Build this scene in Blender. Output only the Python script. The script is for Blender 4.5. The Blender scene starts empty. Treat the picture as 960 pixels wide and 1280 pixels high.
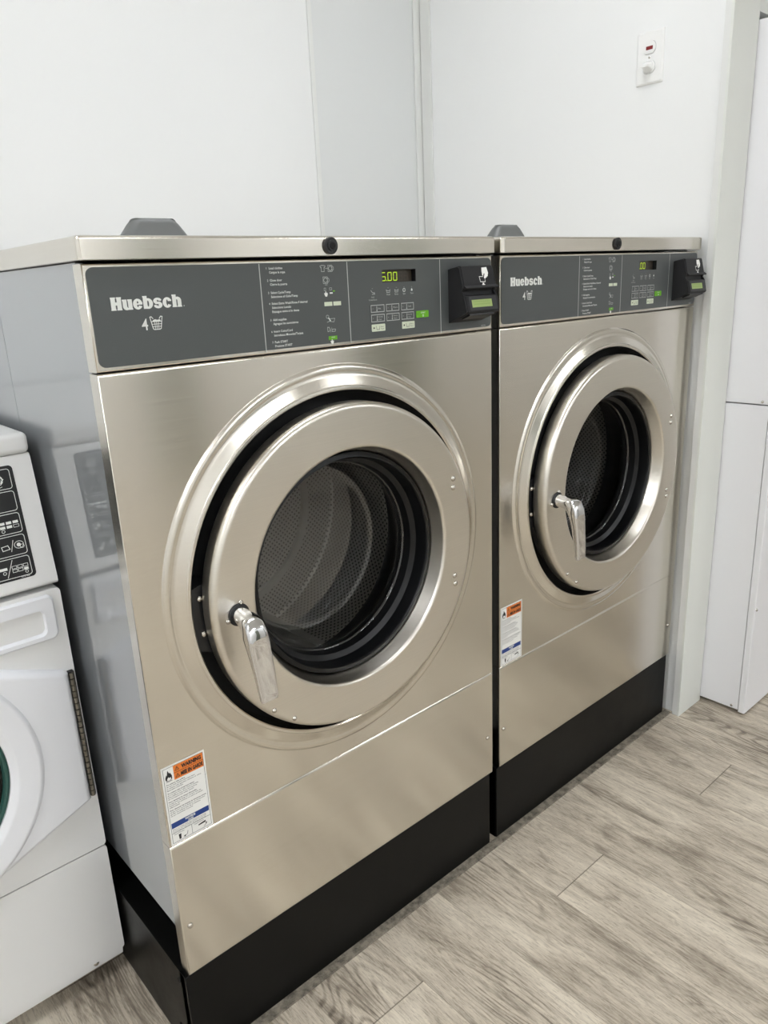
import bpy, bmesh, math, random
from math import pi, sin, cos, radians
from mathutils import Matrix, Vector
random.seed(7)
S = bpy.context.scene
COL = S.collection

# ------------------------------------------------------------------ materials
def lin(c):
    return tuple(((v/255)/12.92 if v/255 <= .04045 else ((v/255+.055)/1.055)**2.4) for v in c)

def mat(name, rgb, rough=.5, metal=0., spec=.5, coat=0., emit=None, estr=0.):
    m = bpy.data.materials.new(name); m.use_nodes = True
    b = m.node_tree.nodes['Principled BSDF']
    c = lin(rgb)
    b.inputs['Base Color'].default_value = (*c, 1)
    b.inputs['Roughness'].default_value = rough
    b.inputs['Metallic'].default_value = metal
    b.inputs['Specular IOR Level'].default_value = spec
    b.inputs['Coat Weight'].default_value = coat
    b.inputs['Coat Roughness'].default_value = .03
    if emit:
        b.inputs['Emission Color'].default_value = (*lin(emit), 1)
        b.inputs['Emission Strength'].default_value = estr
    return m

def N(m, t, **kw):
    n = m.node_tree.nodes.new(t)
    for k, v in kw.items(): setattr(n, k, v)
    return n
def L(m, a, b): m.node_tree.links.new(a, b)
def P(m): return m.node_tree.nodes['Principled BSDF']
def math_(m, op, a, b=None, c=None):
    n = N(m, 'ShaderNodeMath', operation=op)
    for i, v in enumerate((a, b, c)):
        if v is None: continue
        if isinstance(v, (int, float)): n.inputs[i].default_value = v
        else: L(m, v, n.inputs[i])
    return n.outputs[0]
def ramp(m, fac, stops):
    r = N(m, 'ShaderNodeValToRGB')
    while len(r.color_ramp.elements) < len(stops): r.color_ramp.elements.new(.5)
    for e, (p, c) in zip(r.color_ramp.elements, stops):
        e.position = p; e.color = (*c, 1)
    L(m, fac, r.inputs[0]); return r.outputs[0]
def noise(m, vec, scale, detail=3, rough=.5, dist=0.):
    n = N(m, 'ShaderNodeTexNoise'); n.inputs['Scale'].default_value = scale
    n.inputs['Detail'].default_value = detail; n.inputs['Roughness'].default_value = rough
    n.inputs['Distortion'].default_value = dist
    if vec is not None: L(m, vec, n.inputs['Vector'])
    return n.outputs['Fac']
def mapped(m, scale, loc=(0, 0, 0), coord='Object'):
    t = N(m, 'ShaderNodeTexCoord'); p = N(m, 'ShaderNodeMapping')
    p.inputs['Scale'].default_value = scale; p.inputs['Location'].default_value = loc
    L(m, t.outputs[coord], p.inputs[0]); return p.outputs[0]
def bump(m, h, strength, dist=.001):
    b = N(m, 'ShaderNodeBump'); b.inputs['Strength'].default_value = strength
    b.inputs['Distance'].default_value = dist
    L(m, h, b.inputs['Height']); L(m, b.outputs[0], P(m).inputs['Normal'])

def brushed(name, rgb, rough, aniso, direction=(0, 0, 1), grain=(6, 6, 700), var=.05, fine=.012):
    """brushed stainless: fine lines along `direction`, highlights spread across them"""
    m = mat(name, rgb, rough, 1.0)
    v = mapped(m, grain)
    f = noise(m, v, 1.0, 4, .6)
    big = noise(m, mapped(m, (1.6, 1.6, .7)), 3.0, 2)
    r = math_(m, 'ADD', math_(m, 'MULTIPLY_ADD', f, var, rough - var/2), math_(m, 'MULTIPLY_ADD', big, .10, -.05))
    L(m, r, P(m).inputs['Roughness'])
    P(m).inputs['Anisotropic'].default_value = aniso
    cx = N(m, 'ShaderNodeCombineXYZ')
    for i in range(3): cx.inputs[i].default_value = direction[i]
    L(m, cx.outputs[0], P(m).inputs['Tangent'])
    mx = N(m, 'ShaderNodeMix', data_type='RGBA')
    c = lin(rgb)
    mx.inputs[6].default_value = (*[q*.93 for q in c], 1); mx.inputs[7].default_value = (*[min(1, q*1.06) for q in c], 1)
    L(m, f, mx.inputs[0]); L(m, mx.outputs[2], P(m).inputs['Base Color'])
    bump(m, f, fine, .0006)
    return m

M = {}
M['steel'] = brushed('brushed_stainless', (221, 216, 206), .21, .75)
M['steel_door'] = brushed('satin_stainless', (224, 219, 209), .31, .3)
M['steel_polish'] = brushed('polished_stainless', (206, 202, 196), .16, .2, var=.03)
M['chrome'] = mat('chrome', (225, 225, 226), .05, 1.0)
M['screw'] = mat('screw_steel', (200, 196, 188), .2, 1.0)
# painted side panels: glossy light grey
M['side'] = mat('grey_side_paint', (134, 137, 140), .3, 0, .5, 1.0)
P(M['side']).inputs['Coat Roughness'].default_value = .012
P(M['side']).inputs['Coat IOR'].default_value = 2.3
_v = mapped(M['side'], (1, 1, 1)); bump(M['side'], noise(M['side'], _v, 3.0, 1), .10, .003)
M['overlay'] = mat('panel_overlay_grey', (79, 83, 83), .42)
M['print'] = mat('white_print', (232, 234, 230), .6)
M['print_dim'] = mat('pale_print', (186, 189, 186), .6)
M['dgrey'] = mat('dispenser_grey', (104, 106, 105), .4)
M['blk'] = mat('black_plastic', (24, 25, 27), .42)
M['reader'] = mat('reader_plastic', (40, 40, 41), .55, 0, .2)
M['rubber'] = mat('black_rubber', (10, 11, 13), .38, 0, .35)
M['void'] = mat('dark_interior', (9, 9, 10), .8)
M['plinth'] = mat('black_powder_coat', (13, 13, 12), .34, 0, .16)
_n = noise(M['plinth'], mapped(M['plinth'], (1, 1, 1)), 9, 5, .65)
L(M['plinth'], math_(M['plinth'], 'MULTIPLY_ADD', _n, .3, .22), P(M['plinth']).inputs['Roughness'])
bump(M['plinth'], noise(M['plinth'], mapped(M['plinth'], (1, 1, 1)), 420, 2), .08, .0005)
M['lcd'] = mat('lcd_green', (146, 166, 98), .3, emit=(150, 176, 92), estr=.10)
M['led'] = mat('led_digit', (170, 200, 40), .5, emit=(196, 232, 44), estr=.75)
M['ledwin'] = mat('display_window', (62, 56, 48), .3)
M['ledoff'] = mat('unlit_segment', (76, 67, 56), .4)
M['kgreen'] = mat('start_key_green', (104, 176, 28), .5)
M['kwhite'] = mat('pale_key', (214, 222, 200), .5)
M['stk'] = mat('sticker_white', (240, 240, 236), .5)
M['stk_o'] = mat('sticker_orange', (232, 128, 50), .5)
M['stk_b'] = mat('sticker_blue', (30, 62, 130), .5)
M['ink'] = mat('black_ink', (28, 28, 30), .6)
M['ink_dim'] = mat('fine_ink', (66, 66, 66), .6)
M['enamel'] = mat('white_enamel', (232, 232, 230), .28, 0, .5, .2)
M['enamel_door'] = mat('white_door_plastic', (234, 235, 238), .3)
M['decal'] = mat('black_decal', (20, 21, 22), .35)
M['teal'] = mat('teal_gasket', (44, 84, 76), .3)
M['hinge'] = mat('hinge_steel', (136, 131, 120), .45, 1.0)
M['plate'] = mat('outlet_plate', (240, 240, 238), .35)
M['red'] = mat('red_indicator', (122, 18, 24), .4)
M['drumback'] = mat('drum_back', (150, 148, 142), .45, .5)
M['perf'] = mat('perforated_plate', (112, 110, 106), .45, .5)
_t = N(M['perf'], 'ShaderNodeTexCoord'); _s = N(M['perf'], 'ShaderNodeSeparateXYZ'); L(M['perf'], _t.outputs['Object'], _s.inputs[0])
_f = math_(M['perf'], 'MULTIPLY', math_(M['perf'], 'COSINE', math_(M['perf'], 'MULTIPLY', _s.outputs[0], 560.0)), math_(M['perf'], 'COSINE', math_(M['perf'], 'MULTIPLY', _s.outputs[2], 560.0)))
L(M['perf'], ramp(M['perf'], _f, [(.34, lin((150, 147, 141))), (.5, lin((14, 14, 14)))]), P(M['perf']).inputs['Base Color'])
M['dryer'] = mat('dryer_white', (236, 236, 238), .38)
M['seal'] = mat('sealant', (128, 120, 106), .8)
_n = noise(M['seal'], mapped(M['seal'], (1, 1, 1)), 60, 5, .7)
L(M['seal'], ramp(M['seal'], _n, [(.35, lin((84, 78, 68))), (.6, lin((142, 134, 120)))]), P(M['seal']).inputs['Base Color'])
M['trim'] = mat('white_trim', (226, 227, 224), .45)
M['light'] = mat('light_diffuser', (255, 255, 255), .6, emit=(247, 250, 255), estr=10.5)
M['light_fill'] = mat('light_diffuser_fill', (255, 255, 255), .6, emit=(247, 250, 255), estr=30.0)  # added, unseen lights that brighten the walls and what the steel mirrors
M['lframe'] = mat('light_frame', (240, 240, 240), .4)

def wallmat(name, rgb, r=.42):
    m = mat(name, rgb, r)
    n = noise(m, mapped(m, (1, 1, .4)), 2.2, 3, .5)
    c = lin(rgb)
    L(m, ramp(m, n, [(.3, tuple(q*.985 for q in c)), (.7, c)]), P(m).inputs['Base Color'])
    bump(m, noise(m, mapped(m, (1, 1, 1)), 90, 3), .03, .001)
    return m
M['wall'] = wallmat('white_wall_board', (240, 241, 240))
M['wallb'] = wallmat('dimmed_back_board', (233, 234, 233))  # same white board, greyed slightly to stand in for weaker light
M['paint'] = wallmat('white_wall_paint', (226, 228, 222), .5)
M['board'] = wallmat('shaded_white_board', (220, 222, 221))  # shade on the right-hand back section, put into its colour
M['greywall'] = mat('reflected_grey_wall', (206, 204, 199), .5)  # grey chosen to darken the reflection in the steel
M['streakgrey'] = mat('grey_green_streak', (112, 117, 106), .4)  # for the added slabs mirrored in the steel fronts
M['ceil'] = mat('ceiling_white', (236, 236, 233), .8)

# perforated drum
def drum_mat():
    m = mat('perforated_drum', (112, 110, 106), .45, .5)
    t = N(m, 'ShaderNodeTexCoord'); s = N(m, 'ShaderNodeSeparateXYZ'); L(m, t.outputs['Generated'], s.inputs[0])
    dx = math_(m, 'SUBTRACT', s.outputs[0], .5); dz = math_(m, 'SUBTRACT', s.outputs[2], .5)
    th = math_(m, 'ARCTAN2', dz, dx)
    u = math_(m, 'MULTIPLY', th, 140.0)
    v = math_(m, 'MULTIPLY', s.outputs[1], 140.0*.27/.27)
    f = math_(m, 'MULTIPLY', math_(m, 'COSINE', u), math_(m, 'COSINE', v))
    L(m, ramp(m, f, [(.0, lin((150, 147, 141))), (.34, lin((150, 147, 141))), (.5, lin((14, 14, 14)))]), P(m).inputs['Base Color'])
    return m
M['drum'] = drum_mat()

def glass_mat():
    m = bpy.data.materials.new('door_glass'); m.use_nodes = True
    nt = m.node_tree; nt.nodes.clear()
    out = N(m, 'ShaderNodeOutputMaterial'); mix = N(m, 'ShaderNodeMixShader')
    tr = N(m, 'ShaderNodeBsdfTransparent'); tr.inputs[0].default_value = (.95, .955, .95, 1)
    gl = N(m, 'ShaderNodeBsdfGlossy'); gl.inputs['Roughness'].default_value = .015
    fr = N(m, 'ShaderNodeFresnel'); ge = N(m, 'ShaderNodeNewGeometry')
    L(m, math_(m, 'MULTIPLY_ADD', ge.outputs['Backfacing'], 1/1.9-1.9, 1.9), fr.inputs[0])
    L(m, fr.outputs[0], mix.inputs[0]); L(m, tr.outputs[0], mix.inputs[1]); L(m, gl.outputs[0], mix.inputs[2])
    L(m, mix.outputs[0], out.inputs[0]); return m
M['glass'] = glass_mat()

def floor_mat():
    m = mat('vinyl_plank', (170, 160, 143), .42)
    t = N(m, 'ShaderNodeTexCoord'); s = N(m, 'ShaderNodeSeparateXYZ'); L(m, t.outputs['Object'], s.inputs[0])
    X, Y = s.outputs[0], s.outputs[1]
    Wp, Lp = .165, 1.22
    fx = math_(m, 'DIVIDE', math_(m, 'SUBTRACT', X, .695-.165*40), Wp)
    row = math_(m, 'FLOOR', fx); fu = math_(m, 'FRACT', fx)
    yy = math_(m, 'SUBTRACT', math_(m, 'ADD', Y, .19+40*Lp), math_(m, 'MULTIPLY', row, .39))
    fy = math_(m, 'DIVIDE', math_(m, 'ADD', yy, .39*40), Lp)
    cell = math_(m, 'FLOOR', fy); fv = math_(m, 'FRACT', fy)
    cid = N(m, 'ShaderNodeCombineXYZ'); L(m, row, cid.inputs[0]); L(m, cell, cid.inputs[1])
    wn = N(m, 'ShaderNodeTexWhiteNoise', noise_dimensions='3D'); L(m, cid.outputs[0], wn.inputs['Vector'])
    # per plank shifted coordinates
    off = N(m, 'ShaderNodeVectorMath', operation='MULTIPLY_ADD')
    L(m, wn.outputs['Color'], off.inputs[0]); off.inputs[1].default_value = (7, 13, 5); L(m, t.outputs['Object'], off.inputs[2])
    def mp(sc):
        p = N(m, 'ShaderNodeMapping'); p.inputs['Scale'].default_value = sc; L(m, off.outputs[0], p.inputs[0]); return p.outputs[0]
    def mo(sc):
        p = N(m, 'ShaderNodeMapping'); p.inputs['Scale'].default_value = sc; L(m, t.outputs['Object'], p.inputs[0]); return p.outputs[0]
    broad = noise(m, mo((5.0, 1.5, 1)), 1.0, 3, .55, .5)            # soft tone drifting across planks
    patch = noise(m, mp((16, 3.4, 1)), 1.0, 4, .65, 1.2)              # grey smears along a plank
    streak = noise(m, mp((70, 4.5, 1)), 1.0, 5, .7, .5)
    fine = noise(m, mp((300, 24, 1)), 1.0, 4, .75)
    pores = noise(m, mp((430, 48, 1)), 1.0, 3, .7)
    # cathedral rings, only in patches
    warp = noise(m, mp((8.5, 1.5, 1)), 1.0, 1, .5, .2)
    rings = math_(m, 'SINE', math_(m, 'MULTIPLY', warp, 210.0))
    rm = N(m, 'ShaderNodeMapRange'); L(m, noise(m, mp((6, 2.4, 1)), 1.0, 1), rm.inputs[0]); rm.inputs[1].default_value = .45; rm.inputs[2].default_value = .62
    ringmask = math_(m, 'MULTIPLY', math_(m, 'MAXIMUM', rings, 0.0), math_(m, 'MULTIPLY', rm.outputs[0], noise(m, mp((120, 14, 1)), 1.0, 2)))
    knots = N(m, 'ShaderNodeMapRange'); L(m, noise(m, mp((13, 4.5, 1)), 1.0, 2, .5, .6), knots.inputs[0]); knots.inputs[1].default_value = .68; knots.inputs[2].default_value = .80
    def c0(v): return math_(m, 'SUBTRACT', v, .5)
    g = math_(m, 'MULTIPLY_ADD', c0(broad), .75, .52)
    g = math_(m, 'ADD', g, math_(m, 'MULTIPLY', c0(patch), 1.0))
    g = math_(m, 'ADD', g, math_(m, 'MULTIPLY', c0(streak), .50))
    g = math_(m, 'ADD', g, math_(m, 'MULTIPLY', c0(fine), .80))
    g = math_(m, 'SUBTRACT', g, math_(m, 'MULTIPLY', ringmask, .42))
    g = math_(m, 'SUBTRACT', g, math_(m, 'MULTIPLY', knots.outputs[0], .30))
    g = math_(m, 'ADD', g, math_(m, 'MULTIPLY', c0(wn.outputs['Value']), .12))
    col = ramp(m, g, [(.06, lin((98, 89, 79))), (.32, lin((148, 137, 122))), (.52, lin((188, 177, 160))), (.82, lin((218, 208, 190)))])
    # pores darken
    pm = N(m, 'ShaderNodeMix', data_type='RGBA', blend_type='MULTIPLY')
    L(m, math_(m, 'MULTIPLY', math_(m, 'GREATER_THAN', pores, .57), .42), pm.inputs[0]); L(m, col, pm.inputs[6]); pm.inputs[7].default_value = (.42, .39, .35, 1)
    # seams
    ex = math_(m, 'LESS_THAN', math_(m, 'ABSOLUTE', math_(m, 'SUBTRACT', fu, .5)), .4945)
    ey = math_(m, 'LESS_THAN', math_(m, 'ABSOLUTE', math_(m, 'SUBTRACT', fv, .5)), .4990)
    seam = math_(m, 'SUBTRACT', 1.0, math_(m, 'MULTIPLY', math_(m, 'MULTIPLY_ADD', ex, .45, .55), ey))
    sm = N(m, 'ShaderNodeMix', data_type='RGBA', blend_type='MULTIPLY')
    L(m, math_(m, 'MULTIPLY', seam, .75), sm.inputs[0]); L(m, pm.outputs[2], sm.inputs[6]); sm.inputs[7].default_value = (.22, .2, .18, 1)
    L(m, sm.outputs[2], P(m).inputs['Base Color'])
    L(m, math_(m, 'MULTIPLY_ADD', fine, .2, .34), P(m).inputs['Roughness'])
    bump(m, math_(m, 'ADD', fine, math_(m, 'MULTIPLY', pores, .6)), .12, .0012)
    return m
M['floor'] = floor_mat()

# ------------------------------------------------------------------ mesh helpers
def B(): return bmesh.new()
def box(bm, x0, x1, y0, y1, z0, z1, bev=0., seg=2):
    t = B(); bmesh.ops.create_cube(t, size=1)
    for v in t.verts: v.co = Vector(((x0+x1)/2+v.co.x*(x1-x0), (y0+y1)/2+v.co.y*(y1-y0), (z0+z1)/2+v.co.z*(z1-z0)))
    if bev: bmesh.ops.bevel(t, geom=t.edges[:], offset=bev, segments=seg, profile=.5, affect='EDGES')
    join(bm, t); return bm
def join(bm, t, mtx=None):
    me = bpy.data.meshes.new('t'); t.to_mesh(me); t.free()
    if mtx is not None: me.transform(mtx)
    bm.from_mesh(me); bpy.data.meshes.remove(me)
def lathe(bm, prof, cx, cz, n=96, a0=0., a1=2*pi):
    """revolve (r, y) pairs about the Y axis through (cx, cz)"""
    full = abs(a1-a0-2*pi) < 1e-6; k = n if full else n+1
    rows = []
    for r, y in prof:
        if r < 1e-7: rows.append([bm.verts.new((cx, y, cz))])
        else: rows.append([bm.verts.new((cx+r*cos(a0+(a1-a0)*i/n), y, cz+r*sin(a0+(a1-a0)*i/n))) for i in range(k)])
    for a, b in zip(rows, rows[1:]):
        for i in range(n):
            j = (i+1) % k
            if len(a) == 1: bm.faces.new((a[0], b[i], b[j]))
            elif len(b) == 1: bm.faces.new((a[i], b[0], a[j]))
            else: bm.faces.new((a[i], b[i], b[j], a[j]))
    return bm
def dome(bm, cx, y, cz, r, h=None, n=16):
    h = h or r*.6
    return lathe(bm, [(0, y-h), (r*.5, y-h*.92), (r*.85, y-h*.6), (r, y-h*.15), (r, y+.002)], cx, cz, n)
JIT = [0]
def poly(bm, pts, y):
    JIT[0] = (JIT[0]+1) % 40; y -= JIT[0]*2.5e-6      # overlapping strokes of print never share a plane
    return bm.faces.new([bm.verts.new((x, y, z)) for x, z in pts])
def rect(bm, x0, x1, z0, z1, y): return bm.faces.new([bm.verts.new((x, y, z)) for x, z in ((x0, z0), (x1, z0), (x1, z1), (x0, z1))])
def rrect(x0, x1, z0, z1, r, n=5):
    o = []
    for cx, cz, a in ((x1-r, z1-r, 0), (x0+r, z1-r, pi/2), (x0+r, z0+r, pi), (x1-r, z0+r, 1.5*pi)):
        o += [(cx+r*cos(a+pi/2*i/n), cz+r*sin(a+pi/2*i/n)) for i in range(n+1)]
    return o
def prism(bm, pts, y0, y1, bev=0., seg=2):
    t = B(); f = poly(t, pts, y0)
    r = bmesh.ops.extrude_face_region(t, geom=[f])
    for v in r['geom']:
        if isinstance(v, bmesh.types.BMVert): v.co.y = y1
    bmesh.ops.recalc_face_normals(t, faces=t.faces[:])
    if bev:
        es = [e for e in t.edges if abs(e.verts[0].co.y-y0) < 1e-6 and abs(e.verts[1].co.y-y0) < 1e-6]
        bmesh.ops.bevel(t, geom=es, offset=bev, segments=seg, profile=.5, affect='EDGES')
    join(bm, t); return bm
def holed(bm, outer, holes, y):
    """flat sheet in an XZ plane with holes"""
    t = B(); es = []
    for loop in [outer]+holes:
        vs = [t.verts.new((x, y, z)) for x, z in loop]
        es += [t.edges.new((vs[i], vs[(i+1) % len(vs)])) for i in range(len(vs))]
    bmesh.ops.triangle_fill(t, use_beauty=True, use_dissolve=False, edges=es, normal=(0, -1, 0))
    join(bm, t); return bm
def circ(cx, cz, r, n=96): return [(cx+r*cos(2*pi*i/n), cz+r*sin(2*pi*i/n)) for i in range(n)]
def flange(bm, x0, x1, z0, z1, y=0., b=.002, d=.024, bt=None):
    """folded border of a sheet-metal front: chamfer then return flange"""
    t = bt or b
    a = [(x0+b, z0+b, y), (x1-b, z0+b, y), (x1-b, z1-t, y), (x0+b, z1-t, y)]
    m_ = [(x0+b*.3, z0+b*.3, y+b*.3), (x1-b*.3, z0+b*.3, y+b*.3), (x1-b*.3, z1-t*.4, y+b*.3), (x0+b*.3, z1-t*.4, y+b*.3)]
    c = [(x0, z0, y+b), (x1, z0, y+b), (x1, z1, y+b), (x0, z1, y+b)]
    e = [(x0, z0, y+d), (x1, z0, y+d), (x1, z1, y+d), (x0, z1, y+d)]
    L4 = [[bm.verts.new((q[0], q[2], q[1])) for q in l] for l in (a, m_, c, e)]
    for p, q in zip(L4, L4[1:]):
        for i in range(4): bm.faces.new((p[i], p[(i+1) % 4], q[(i+1) % 4], q[i]))
    return bm
def stroke(bm, pts, w, y, closed=False):
    n = len(pts)
    for i in range(n if closed else n-1):
        (x0, z0), (x1, z1) = pts[i], pts[(i+1) % n]
        d = math.hypot(x1-x0, z1-z0)
        if d < 1e-9: continue
        ux, uz = (x1-x0)/d*w/2, (z1-z0)/d*w/2
        poly(bm, [(x0-ux+uz, z0-uz-ux), (x1+ux+uz, z1+uz-ux), (x1+ux-uz, z1+uz+ux), (x0-ux-uz, z0-uz+ux)], y)
def disc(bm, cx, cz, r, y, n=16): poly(bm, circ(cx, cz, r, n), y)
def text(bm, s, x, z, h, y, w=None, align='L', bold=0., space=1.):
    """printed words: cap height h at baseline z, optionally squeezed to width w"""
    cu = bpy.data.curves.new('t', 'FONT'); cu.body = s; cu.size = 1; cu.offset = bold; cu.resolution_u = 2
    cu.space_character = space
    ob = bpy.data.objects.new('t', cu); COL.objects.link(ob)
    dg = bpy.context.evaluated_depsgraph_get(); dg.update()
    me = bpy.data.meshes.new_from_object(ob.evaluated_get(dg))
    bpy.data.objects.remove(ob); bpy.data.curves.remove(cu)
    if not me.vertices: return
    xs = [v.co.x for v in me.vertices]; x0, x1 = min(xs), max(xs)
    sc = h/.73; sx = sc if w is None else w/(x1-x0)
    ww = (x1-x0)*sx; ox = x-(0 if align == 'L' else ww/2 if align == 'C' else ww)
    for v in me.vertices: v.co = Vector((ox+(v.co.x-x0)*sx, y, z+v.co.y*sc))
    bm.from_mesh(me); bpy.data.meshes.remove(me)
def loft(bm, rings, cap=True):
    rows = [[bm.verts.new(p) for p in r] for r in rings]; n = len(rows[0])
    for a, b in zip(rows, rows[1:]):
        for i in range(n): bm.faces.new((a[i], a[(i+1) % n], b[(i+1) % n], b[i]))
    if cap: bm.faces.new(rows[0]); bm.faces.new(rows[-1])
    return bm
def sring(c, u, v, a, b, e=2.0, n=24):
    """superellipse ring about c with half axes a*u, b*v"""
    c, u, v = Vector(c), Vector(u), Vector(v); o = []
    for i in range(n):
        t = 2*pi*i/n; ct, st = cos(t), sin(t)
        o.append(c+u*(a*math.copysign(abs(ct)**(2/e), ct))+v*(b*math.copysign(abs(st)**(2/e), st)))
    return o

ORIG = {}
def obj(name, layers, parent=None, tilt=None, ang=35, fix=True):
    """ONE mesh object from [(bmesh, material key), ...]; coordinates are world coordinates of the first instance"""
    if not isinstance(layers, list): layers = [layers]
    me = bpy.data.meshes.new(name); full = B()
    for i, (bm, mk) in enumerate(layers):
        if fix and len(bm.faces): bmesh.ops.recalc_face_normals(bm, faces=bm.faces[:])
        for f in bm.faces: f.material_index = i
        t = bpy.data.meshes.new('t'); bm.to_mesh(t); bm.free(); 
        k = len(full.faces); full.from_mesh(t); bpy.data.meshes.remove(t)
        full.faces.ensure_lookup_table()
        for f in full.faces[k:]: f.material_index = i
    if tilt is not None: bmesh.ops.transform(full, matrix=tilt, verts=full.verts[:])
    root = parent
    while root is not None and root.parent is not None: root = root.parent
    if root is not None:
        bmesh.ops.translate(full, vec=-Vector(ORIG[root.name]), verts=full.verts[:])
    full.to_mesh(me); full.free()
    for _, mk in layers: me.materials.append(M[mk])
    me.shade_smooth(); me.set_sharp_from_angle(angle=radians(ang))
    o = bpy.data.objects.new(name, me); COL.objects.link(o)
    wn = o.modifiers.new('weighted_normals', 'WEIGHTED_NORMAL'); wn.keep_sharp = True; wn.weight = 90
    if parent is not None: o.parent = parent
    return o
def tag(o, label, cat, group=None):
    o['label'] = label; o['category'] = cat
    if group: o['group'] = group
    return o
def thing(name, loc, label, cat, group=None):
    o = bpy.data.objects.new(name, None); COL.objects.link(o); o.location = loc; o.empty_display_size = .05
    ORIG[o.name] = loc; return tag(o, label, cat, group)
def struct(name, layers, **k):
    o = obj(name, layers, **k); o['kind'] = 'structure'; return o
def copy_tree(o, parent=None):
    c = o.copy(); COL.objects.link(c)
    if parent is not None: c.parent = parent
    for ch in list(o.children): copy_tree(ch, c)
    return c

# ------------------------------------------------------------------ the room
YB, XW, H = .93, 1.468, 2.62
XL, XR, YF = -2.6, 4.4, -3.6
struct('floor', (box(B(), XL, XR, YF, YB, -.04, 0), 'floor'))
struct('ceiling', (box(B(), XL, XR, YF, YB, H, H+.05), 'ceil'))
struct('wall_back', [(box(B(), XL, 1.067, YB, YB+.08, 0, H), 'wallb'), (box(B(), 1.067, XW+.12, YB, YB+.08, 0, H), 'board')])  # right-hand section carries its shade as a greyer colour
struct('reflection_slab_1', (box(B(), 1.66, 1.94, YF, YF+.10, 0, 2.05, .004), 'streakgrey'))  # added, unseen slab mirrored as a dark streak in the steel
struct('reflection_slab_2', (box(B(), 3.30, 4.10, YF, YF+.04, 0, 2.05, .004), 'streakgrey'))  # second added slab out of view, for another streak
struct('wall_left', (box(B(), XL-.08, XL, YF, YB+.08, 0, H), 'wall'))
struct('wall_front', (box(B(), XL-.08, XR+.08, YF-.08, YF, 0, H), 'wall'))
struct('wall_far_right', (box(B(), XR, XR+.08, YF, YB, 0, H), 'greywall'))  # unseen wall, greyed so the right-hand washer mirrors it darker
# partition to the right of the washers, its end face looks into the room
b = box(B(), XW+.012, 1.590, -.036, YB, 0, H)
struct('wall_right', (b, 'wall'))
struct('trim_1', (box(B(), XW-.001, 1.590, -.040, -.034, 0, H, .001), 'paint'))          # painted end board
struct('trim_2', (box(B(), XW, XW+.0125, -.0395, -.0195, 0, H, .001), 'trim'))                  # corner bead
# bulkhead over the dryer opening
struct('wall_bulkhead', (box(B(), 1.590, XR, -.040, YB-.05, 1.742, H), 'paint'))
struct('wall_recess', (box(B(), 1.59, XR, YB-.05, YB, 0, H), 'paint'))
# panel joints on the back wall
b = box(B(), 1.060, 1.0745, YB-.004, YB, 0, H, .0015); struct('trim_3', (b, 'trim'))
b = box(B(), 1.452, XW+.012, YB-.006, YB, 0, H, .002); struct('trim_4', (b, 'trim'))
b = box(B(), XW+.006, XW+.012, YB-.05, YB-.009, 0, H, .002); struct('trim_5', (b, 'trim'))
# sealant beads where the plinths meet the floor
b = box(B(), -.010, 1.470, -.016, .004, 0, .004, .0018); struct('trim_6', (b, 'seal'))

# ceiling lights; all but the first are added, unseen fill
lights = [(.55, -.06, 'light', 'over the two stainless washers'), (-1.75, -.5, 'light_fill', 'added as unseen fill over the aisle left of the white washer'),
          (-1.2, -3.0, 'light_fill', 'added as unseen fill near the far wall, behind the camera'), (1.0, -3.0, 'light_fill', 'added as unseen fill near the far wall, opposite the stainless washers'), (3.2, -3.0, 'light_fill', 'added as unseen fill near the far wall, opposite the stacked dryer')]
for lx, ly, lm, wtxt in lights:
    t = thing('ceiling_light', (lx, ly, H), 'white rectangular ceiling light '+wtxt, 'ceiling light', 'ceiling lights')
    a, c = .60, .15
    fb = B()
    for bx in ((lx-a-.03, lx-a, ly-c-.03, ly+c+.03), (lx+a, lx+a+.03, ly-c-.03, ly+c+.03), (lx-a, lx+a, ly-c-.03, ly-c), (lx-a, lx+a, ly+c, ly+c+.03)):
        box(fb, *bx, H-.03, H, .004)
    obj('frame', (fb, 'lframe'), t)
    obj('diffuser', (box(B(), lx-a, lx+a, ly-c, ly+c, H-.022, H-.006), lm), t)

# ------------------------------------------------------------------ stainless washer
W, GAP = .7205, .0215
CX, CZ = .356, .770
washer = thing('washer_extractor', (W/2, .42, .180),
               'front-load stainless washer standing between the white washer and its stainless twin', 'washing machine', 'stainless front-load washers')
ZT, ZB, ZPB, ZPT, ZS, ZSB, ZF = 1.2686, 1.2414, 1.1119, 1.238, .4229, .2555, .184

# carcass: grey painted sides, back, underside
b = box(B(), .0035, .012, .0245, .3575, ZSB, 1.2405, .001)
obj('side_panel', (b, 'side'), washer)
b = box(B(), .0035, .012, .3592, .850, ZSB, 1.2405, .001)
obj('side_panel', (b, 'side'), washer)
b = box(B(), W-.012, W-.0035, .0245, .850, ZSB, 1.2405, .001)
obj('side_panel', (b, 'side'), washer)
b = box(B(), .012, W-.012, .838, .850, ZSB, 1.2405); box(b, .012, W-.012, .03, .84, ZSB, ZSB+.008)
obj('back_panel', (b, 'side'), washer)
b = B()
for x0, x1 in ((.045, .095), (W-.095, W-.045)): box(b, x0, x1, .05, .83, .1805, ZSB, .003)
for y0, y1 in ((.05, .10), (.78, .83)): box(b, .095, W-.095, y0, y1, .1805, ZSB, .003)
obj('base_frame', (b, 'void'), washer)

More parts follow.
